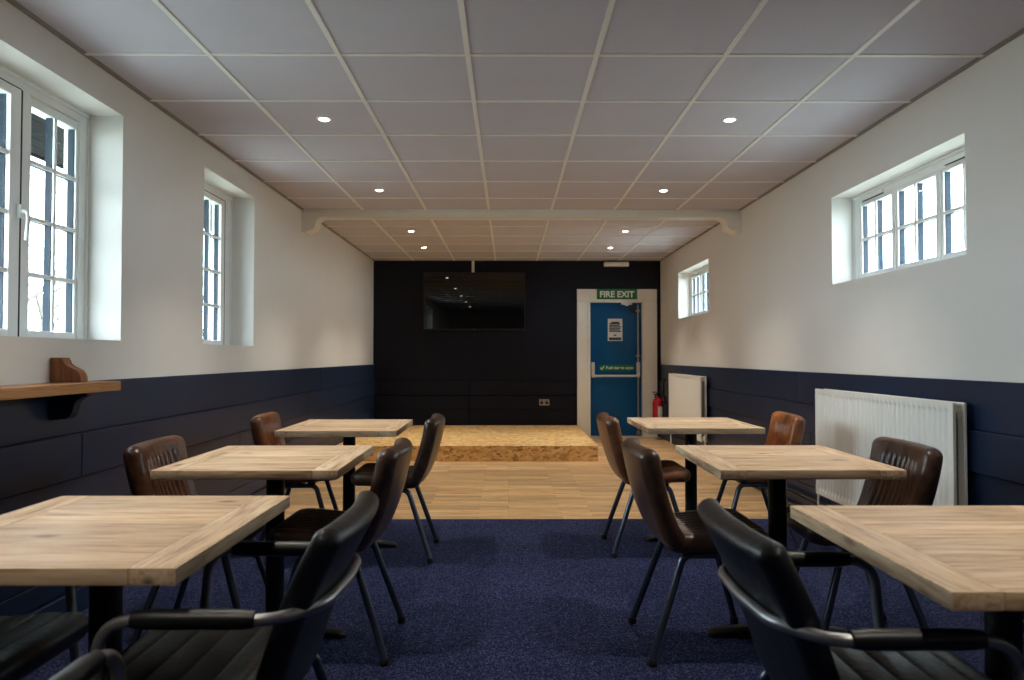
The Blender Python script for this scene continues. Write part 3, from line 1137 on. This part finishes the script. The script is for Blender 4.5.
lathe(bm, [(0, 0.572), (0.024, 0.572), (0.024, 0.62), (0.014, 0.63), (0, 0.63)], seg=16)
box(bm, -0.085, 0.015, -0.013, 0.013, 0.635, 0.65, 0.004)
box(bm, -0.075, 0.012, -0.011, 0.011, 0.605, 0.618, 0.004)
obj('valve_handle', bm, M['bezel'], fe, auto=40)
obj('hose', T(fillet([(-0.01, 0.015, 0.60), (-0.02, 0.10, 0.60), (-0.02, 0.098, 0.3), (-0.02, 0.096, 0.12)], 0.05), 0.011, seg=10), M['rubber'], fe, smooth=True)
bm = bmesh.new()
lathe(bm, [(0.078, 0.0), (0.086, 0.0), (0.086, 0.022), (0.078, 0.022), (0.078, 0.0)], seg=28)
obj('foot_ring', bm, M['rubber'], fe, auto=40)
tag(obj('mounting_plate', B(XR - 0.030, XR - 0.019, 9.99, 10.11, 0.50, 0.86, 0.003), M['iron']), 'narrow dark plate on the right wall behind the extinguisher', 'plate')

# ------------------------------------------------------------------ radiators
def radiator(name_label, y0, y1, z0, z1, loc_x):
    r = thing('panel_radiator', name_label, 'radiator', (0, 0, 0), group='white panel radiators on the right wall')
    xf = loc_x                       # room side face
    n = int(round((y1 - y0 - 0.06) / 0.0455))
    per = 8
    a, b = y0 + 0.03, y1 - 0.03
    ys = [y0] + [a + (b - a) * k / (n * per) for k in range(n * per + 1)] + [y1]
    zs = [z0, z0 + 0.030, z0 + 0.036, z0 + 0.046, z0 + 0.06, z1 - 0.06, z1 - 0.046, z1 - 0.036, z1 - 0.030, z1]
    win = [0, 0, 0.4, 0.85, 1, 1, 0.85, 0.4, 0, 0]
    bm = bmesh.new()
    G = []
    for i, y in enumerate(ys):
        ph = 0 if i in (0, len(ys) - 1) else (i - 1) / per
        amp = 0.0 if i in (0, len(ys) - 1) else (0.5 - 0.5 * math.cos(2 * PI * ph)) ** 1.6
        G.append([bm.verts.new((xf + 0.0125 * amp * w, y, z)) for z, w in zip(zs, win)])
    for i in range(len(ys) - 1):
        for j in range(len(zs) - 1):
            bm.faces.new((G[i][j], G[i][j + 1], G[i + 1][j + 1], G[i + 1][j]))
    # wrap the rim back
    rim = [G[i][0] for i in range(len(ys))] + [G[-1][j] for j in range(1, len(zs))] + [G[i][-1] for i in range(len(ys) - 2, -1, -1)] + [G[0][j] for j in range(len(zs) - 2, 0, -1)]
    back = [bm.verts.new((xf + 0.014, v.co.y, v.co.z)) for v in rim]
    for k in range(len(rim)):
        k2 = (k + 1) % len(rim)
        bm.faces.new((rim[k], rim[k2], back[k2], back[k]))
    obj('front_panel', bm, M['radiator'], r, auto=50)
    obj('rear_panel', B(xf + 0.056, xf + 0.07, y0 + 0.004, y1 - 0.004, z0, z1, 0.003), M['radiator'], r)
    fin = bmesh.new()
    k = 0
    y = y0 + 0.05
    while y < y1 - 0.05:
        box(fin, xf + 0.016, xf + 0.054, y, y + 0.002, z0 + 0.05, z1 - 0.05)
        y += 0.025
    obj('convector_fins', fin, M['radinner'], r)
    gt = bmesh.new()
    for k in range(3):
        x = xf + 0.020 + k * 0.013
        box(gt, x, x + 0.004, y0 + 0.03, y1 - 0.03, z1 - 0.012, z1 - 0.004)
    y = y0 + 0.05
    while y < y1 - 0.04:
        box(gt, xf + 0.015, xf + 0.055, y, y + 0.006, z1 - 0.010, z1 - 0.005)
        y += 0.05
    obj('top_grille', gt, M['radiator'], r)
    for yy in (y0, y1):
        sgn = 1 if yy == y0 else -1
        v = bmesh.new()
        tube(v, fillet([(xf + 0.035, yy + sgn * 0.01, z0 + 0.03), (xf + 0.035, yy - sgn * 0.04, z0 + 0.03), (xf + 0.035, yy - sgn * 0.04, 0.004)], 0.02), 0.0085, 10)
        lathe(v, [(0, z0 + 0.015), (0.018, z0 + 0.015), (0.018, z0 + 0.045), (0.013, z0 + 0.075), (0, z0 + 0.08)], xf + 0.035, yy - sgn * 0.04, 14)
        obj('valve_pipe', v, M['radiator'], r, auto=40)
    for yy in (y0 + 0.2, y1 - 0.2):
        obj('wall_bracket', B(xf + 0.069, XR - 0.004, yy - 0.02, yy + 0.02, z0 + 0.05, z1 - 0.05), M['radinner'], r)
    return r


radiator('long white ribbed radiator on the right wall behind the brown chairs', 3.36, 4.87, 0.235, 0.948, XR - 0.122)
radiator('white radiator at the far end of the right wall beside the extinguisher', 7.78, 9.33, 0.235, 0.948, XR - 0.122)
for z, lab in ((0.045, 'lower black heating pipe along the foot of the right wall'), (0.15, 'upper black heating pipe along the foot of the right wall')):
    tag(obj('heating_pipe', T([(XR - 0.045, 2.0, z), (XR - 0.045, 7.3, z)], 0.014, seg=12), M['pipe'], smooth=True), lab, 'pipe', 'black heating pipes on the right wall')

# ------------------------------------------------------------------ wall shelf and wooden corbel
sh = thing('wall_shelf', 'long oak shelf on the left wall below the tall window', 'shelf', (0, 0, 0))
obj('shelf_board', B(XL + 0.02, -1.762, 0.9, 3.25, 1.014, 1.056, 0.003), M['shelfwood'], sh, auto=30)
SB = [(0.0, 0.0), (0.150, 0.0), (0.150, -0.012), (0.128, -0.020), (0.106, -0.034), (0.094, -0.055), (0.090, -0.078), (0.080, -0.098), (0.062, -0.112), (0.0, -0.118)]
for yy in (3.05, 1.5):
    bm = prism(bmesh.new(), [(XL + 0.02 + x, 1.0135 + z) for x, z in SB], 1, yy, yy + 0.05)
    obj('shelf_bracket', bm, M['navy'], sh, auto=40)
cb = bmesh.new()
pr_ = [(0.0, 0.0), (0.135, 0.0), (0.136, 0.016), (0.130, 0.036), (0.116, 0.052), (0.098, 0.060), (0.078, 0.066), (0.062, 0.078), (0.055, 0.094), (0.053, 0.106), (0.0, 0.106)]
prism(cb, [(XL + 0.003 + x * 0.98, 1.0565 + z) for x, z in pr_], 1, 3.06, 3.115)
bmesh.ops.bevel(cb, geom=[e for e in cb.edges if e.is_boundary is False and abs((e.verts[0].co - e.verts[1].co).y) < 1e-6], offset=0.003, segments=2, affect='EDGES')
tag(obj('wooden_corbel', cb, M['corbelwood'], auto=35), 'small curved wooden corbel standing on the wall shelf', 'corbel')

# ------------------------------------------------------------------ ceiling downlights
def make_downlight(label):
    t = thing('ceiling_downlight', label, 'downlight', (0, 0, ZC), group='ceiling downlights')
    bm = bmesh.new()
    lathe(bm, [(0.029, -0.001), (0.031, -0.006), (0.040, -0.007), (0.043, -0.003), (0.043, 0.0005), (0.029, 0.0005), (0.029, -0.001)], seg=28)
    obj('trim_ring', bm, M['white'], t, auto=40)
    bm = bmesh.new()
    lathe(bm, [(0, -0.013), (0.012, -0.012), (0.022, -0.009), (0.0285, -0.003), (0.0285, 0.0004), (0, 0.0004)], seg=24)
    obj('lamp', bm, M['lamp'], t, smooth=True)
    d = bpy.data.lights.new('lamp_beam', 'SPOT')
    d.energy = 82.0
    d.color = (1.0, 0.92, 0.80)
    d.spot_size = math.radians(92)
    d.spot_blend = 1.0
    d.shadow_soft_size = 0.03
    o = bpy.data.objects.new('lamp_beam', d)
    COL.objects.link(o)
    o.parent = t
    o.location = (0, 0, -0.05)
    return t


dl_names = [(0.58, 'out of sight near the camera'), (2.38, 'above the front tables, reflected in the television'), (4.18, 'in front of the beam, larger of its pair row'),
            (5.98, 'just in front of the ceiling beam'), (7.94, 'just beyond the ceiling beam'), (9.14, 'nearest the far wall')]
first = None
for y, txt in dl_names:
    for x, side in ((-1.09, 'left'), (1.31, 'right')):
        where = {0.58: 'round white ceiling spotlight of the %s row behind the picture edge', 2.38: 'round white ceiling spotlight of the %s row over the front tables',
                 4.18: 'largest lit ceiling spotlight in the %s row', 5.98: 'lit spotlight of the %s row just before the ceiling beam',
                 7.94: 'lit spotlight of the %s row just beyond the ceiling beam', 9.14: 'lit spotlight of the %s row closest to the dark wall'}[y] % side
        if first is None:
            first = make_downlight(where)
            first.location = (x, y, ZC)
        else:
            dup(first, (x, y, ZC), 0, where)

# ------------------------------------------------------------------ tables
TZ, TT, TW, TD = 0.75, 0.035, 0.685, 0.735


def make_table(label):
    t = thing('dining_table', label, 'table', group='pine pedestal tables')
    bm = bmesh.new()
    hw, hd, ew = TW / 2, TD / 2, 0.095
    box(bm, -hw, -hw + ew, -hd, hd, TZ - TT, TZ, 0.0035, 1)
    box(bm, hw - ew, hw, -hd, hd, TZ - TT, TZ, 0.0035, 1)
    wd = [0.19, 0.20, 0.17, 0.19]
    y = -hd
    for k, w in enumerate(wd):
        w = w / sum(wd) * TD
        box(bm, -hw + ew + 0.0003, hw - ew - 0.0003, y + 0.0003, y + w - 0.0003, TZ - TT, TZ - 0.0004, 0.0028, 0)
        y += w
    obj('tabletop', bm, None, t, auto=30, mats=[M['pine_x'], M['pine_y']])
    obj('top_plate', B(-0.22, 0.22, -0.22, 0.22, TZ - TT - 0.007, TZ - TT - 0.0005, 0.001), M['iron'], t)
    cb_ = bmesh.new()
    lathe(cb_, [(0, 0.03), (0.052, 0.03), (0.052, 0.064), (0.037, 0.07), (0.037, TZ - TT - 0.03), (0.06, TZ - TT - 0.018), (0.06, TZ - TT - 0.007), (0, TZ - TT - 0.007)], seg=32)
    obj('column', cb_, M['iron'], t, auto=30)
    for sx, sy in ((1, 0), (-1, 0), (0, 1), (0, -1)):
        if True:
            f = bmesh.new()
            tip = Vector((sx, sy, 0))
            dr = tip.normalized()
            pr2 = Vector((-dr.y, dr.x, 0))
            pts = []
            secs = [(0.0, 0.030, 0.060), (0.10, 0.030, 0.052), (0.20, 0.029, 0.040), (0.27, 0.029, 0.032), (0.288, 0.022, 0.024), (0.297, 0.008, 0.012)]
            rg = []
            for s_, w, h in secs:
                c = dr * s_
                rg.append([f.verts.new(c + pr2 * w + Vector((0, 0, 0.0045))), f.verts.new(c + pr2 * w + Vector((0, 0, h * 0.75))), f.verts.new(c + pr2 * w * 0.6 + Vector((0, 0, h))),
                           f.verts.new(c - pr2 * w * 0.6 + Vector((0, 0, h))), f.verts.new(c - pr2 * w + Vector((0, 0, h * 0.75))), f.verts.new(c - pr2 * w + Vector((0, 0, 0.0045)))])
            for a, b in zip(rg, rg[1:]):
                for k in range(6):
                    f.faces.new((a[k], a[(k + 1) % 6], b[(k + 1) % 6], b[k]))
            f.faces.new(rg[0])
            f.faces.new(rg[-1][::-1])
            obj('foot', f, M['iron'], t, auto=40)
    return t


tables = [(-0.972, 2.99, 0.4, 'pale pine square table in the middle of the left row'),
          (-0.975, 4.38, 0.6, 'pale pine table at the far end of the left row, before the stage'),
          (-0.998, 1.785, 0.0, 'closest left pine table, with black armchairs around it'),
          (1.13, 1.635, -0.3, 'closest right pine table, cut off by the picture edge'),
          (1.125, 2.99, -0.5, 'pale pine table in the middle of the right row, before the long radiator'),
          (1.155, 4.52, 0.0, 'pale pine table at the far end of the right row, before the blue door')]
tb = None
for x, y, a, lab in tables:
    if tb is None:
        tb = make_table(lab)
        tb.location = (x, y, 0)
        tb.rotation_euler.z = math.radians(a)
    else:
        dup(tb, (x, y, 0), math.radians(a), lab)

# ------------------------------------------------------------------ brown leather chairs (origin between the rear feet, facing +x)
def make_brown(label):
    t = thing('dining_chair', label, 'chair', group='brown leather dining chairs')
    hwb = lambda v: 0.212 + 0.018 * math.sin(PI * min(1, v * 1.1) / 2)
    back = cushion([(0.100, 0.442), (0.055, 0.505), (0.017, 0.60), (-0.010, 0.70), (-0.032, 0.814)], hwb, 0.038, er=0.030, rc=0.045, rc0=0.03,
                   curve=0.62, ribs=('u', 8, 0.152, 0.08, 0.845, 0.020), nu=96)
    obj('backrest', back, M['brown'], t, smooth=True)
    hws = lambda v: 0.222 - 0.014 * v
    seat = cushion([(0.460, 0.446), (0.41, 0.466), (0.30, 0.460), (0.18, 0.449), (0.065, 0.450)], hws, 0.042, er=0.034, rc=0.07, rc0=0.08, curve=0.0,
                   ribs=('u', 9, 0.175, 0.05, 0.88, 0.018), hback=0.034, nu=96)
    obj('seat', seat, M['brown'], t, smooth=True)
    R_ = 0.0145
    zt, yt = 0.404, 0.165
    for sy in (-1, 1):
        rear = fillet([(0.0, sy * 0.215, 0.012), (0.135, sy * yt, zt), (0.24, sy * yt, zt)], 0.05)
        frnt = fillet([(0.452, sy * 0.215, 0.012), (0.335, sy * yt, zt), (0.24, sy * yt, zt)], 0.05)
        for p, fx in ((rear, 0.0), (frnt, 0.452)):
            lg = obj('leg', T(p, R_), M['gun'], t, smooth=False, auto=50)
            fb = bmesh.new()
            lathe(fb, [(0, 0.0042), (0.016, 0.0042), (0.0175, 0.008), (0.0175, 0.024), (0.014, 0.03), (0, 0.03)], fx + (0.004 if fx == 0 else -0.004), sy * 0.215, 14)
            obj('rubber_foot', fb, M['rubber'], lg, auto=40)
    for x in (0.17, 0.31):
        obj('crossbar', T([(x, -yt, zt - 0.002), (x, yt, zt - 0.002)], 0.010), M['gun'], t, auto=50)
    for sy in (-1, 1):
        for bx in (0.17, 0.31):
            obj('mounting_block', B(bx - 0.02, bx + 0.02, sy * yt - 0.02, sy * yt + 0.02, zt + 0.006, zt + 0.022, 0.002), M['rubber'], t)
    return t


def tint(root, k):
    for c in root.children:
        c.color = (k, k, k, 1)


browns = [(-0.464, 2.93, 180, 0.10, 'dark brown leather chair on the aisle side of the middle left table'),
          (-0.443, 4.26, 181, 0.08, 'dark brown leather chair on the aisle side of the far left table'),
          (0.538, 2.92, 0, 0.14, 'worn dark brown leather chair on the aisle side of the middle right table'),
          (0.607, 4.36, 0, 0.45, 'brown leather chair on the aisle side of the far right table'),
          (-1.488, 3.02, 3, 0.30, 'ribbed brown leather chair between the left wall and the middle left table'),
          (-1.49, 4.38, 5, 0.62, 'tan leather chair between the left wall and the far left table'),
          (1.645, 2.95, 178, 0.10, 'dark brown ribbed leather chair right in front of the long radiator'),
          (1.725, 4.40, 176, 0.95, 'orange tan leather chair beyond the long radiator end, at the far right table')]
bc = None
for x, y, a, k, lab in browns:
    if bc is None:
        bc = make_brown(lab)
        bc.location = (x, y, 0.0)
        bc.rotation_euler.z = math.radians(a)
        c = bc
    else:
        c = dup(bc, (x, y, 0.0), math.radians(a), lab)
    tint(c, k)

# ------------------------------------------------------------------ black armchairs (origin below the rear rail, facing +x)
def make_black(label):
    t = thing('armchair', label, 'armchair', group='black leather armchairs')
    hwb = lambda v: 0.208 + 0.034 * v
    back = cushion([(0.105, 0.415), (0.080, 0.50), (0.036, 0.62), (-0.010, 0.72), (-0.056, 0.805)], hwb, 0.029, er=0.022, rc=0.030, rc0=0.03, curve=0.42, nu=40, nv=30, crown=0.003)
    obj('backrest', back, M['black'], t, smooth=True)
    hws = lambda v: 0.232 - 0.022 * v
    seat = cushion([(0.515, 0.432), (0.47, 0.448), (0.35, 0.444), (0.20, 0.436), (0.085, 0.432)], hws, 0.033, er=0.03, rc=0.05, curve=0.0, nu=40, nv=110,
                   ribs=('v', 6, 0.226, 0.0, 0.97, 0.012, 0.2))
    obj('seat', seat, M['black'], t, smooth=True)
    R_, za, ya = 0.0125, 0.64, 0.262
    path = [(0.47, -ya, 0.012), (0.415, -ya, za), (0.065, -ya, za), (-0.010, -0.16, za), (-0.020, 0, za), (-0.010, 0.16, za), (0.065, ya, za), (0.415, ya, za), (0.47, ya, 0.012)]
    fr_ = T(fillet(path, [0.075, 0.10, 0.12, 0.3, 0.12, 0.10, 0.075], 9), R_, seg=14)
    obj('arm_frame', fr_, M['rail'], t, auto=50)
    for sy in (-1, 1):
        p = bmesh.new()
        pts = [(0.106 + 0.245 * k / 10, sy * ya, za + 0.002) for k in range(11)]
        tube(p, pts, 0.02, 14, radii=[0.0165, 0.0195, 0.02, 0.02, 0.02, 0.02, 0.02, 0.02, 0.02, 0.0195, 0.0165])
        obj('arm_pad', p, M['pad'], t, auto=50)
        lg = obj('leg', T(fillet([(-0.005, sy * 0.225, 0.012), (0.115, sy * 0.195, 0.392), (0.30, sy * 0.195, 0.392)], 0.05), R_), M['gun'], t, auto=50)
        for fx, fy, par in ((-0.002, sy * 0.225, lg),):
            fb = bmesh.new()
            lathe(fb, [(0, 0.0042), (0.015, 0.0042), (0.0165, 0.008), (0.0165, 0.026), (0, 0.028)], fx, fy, 14)
            obj('rubber_foot', fb, M['rubber'], par, auto=40)
        fb = bmesh.new()
        lathe(fb, [(0, 0.0042), (0.015, 0.0042), (0.0165, 0.008), (0.0165, 0.026), (0, 0.028)], 0.468, sy * ya, 14)
        obj('rubber_foot', fb, M['rubber'], t, auto=40)
    for x, w in ((0.20, 0.195), (0.40, 0.0)):
        if w:
            obj('crossbar', T([(x, -w, 0.392), (x, w, 0.392)], 0.0105), M['gun'], t, auto=50)
    obj('crossbar', T([(0.437, -ya, 0.385), (0.437, ya, 0.385)], 0.0105), M['gun'], t, auto=50)
    return t


blacks = [(-0.40, 1.70, 180, 'black leather armchair on the aisle side of the closest left table'),
          (0.53, 1.592, 0, 'black leather armchair on the aisle side of the closest right table'),
          (-1.635, 1.725, 0, 'black armchair between the closest left table and the left wall, only its seat showing'),
          (-0.975, 0.90, 90, 'black armchair at the near end of the closest left table, only one arm showing')]
ac = None
for x, y, a, lab in blacks:
    if ac is None:
        ac = make_black(lab)
        ac.location = (x, y, 0)
        ac.rotation_euler.z = math.radians(a)
    else:
        dup(ac, (x, y, 0), math.radians(a), lab)
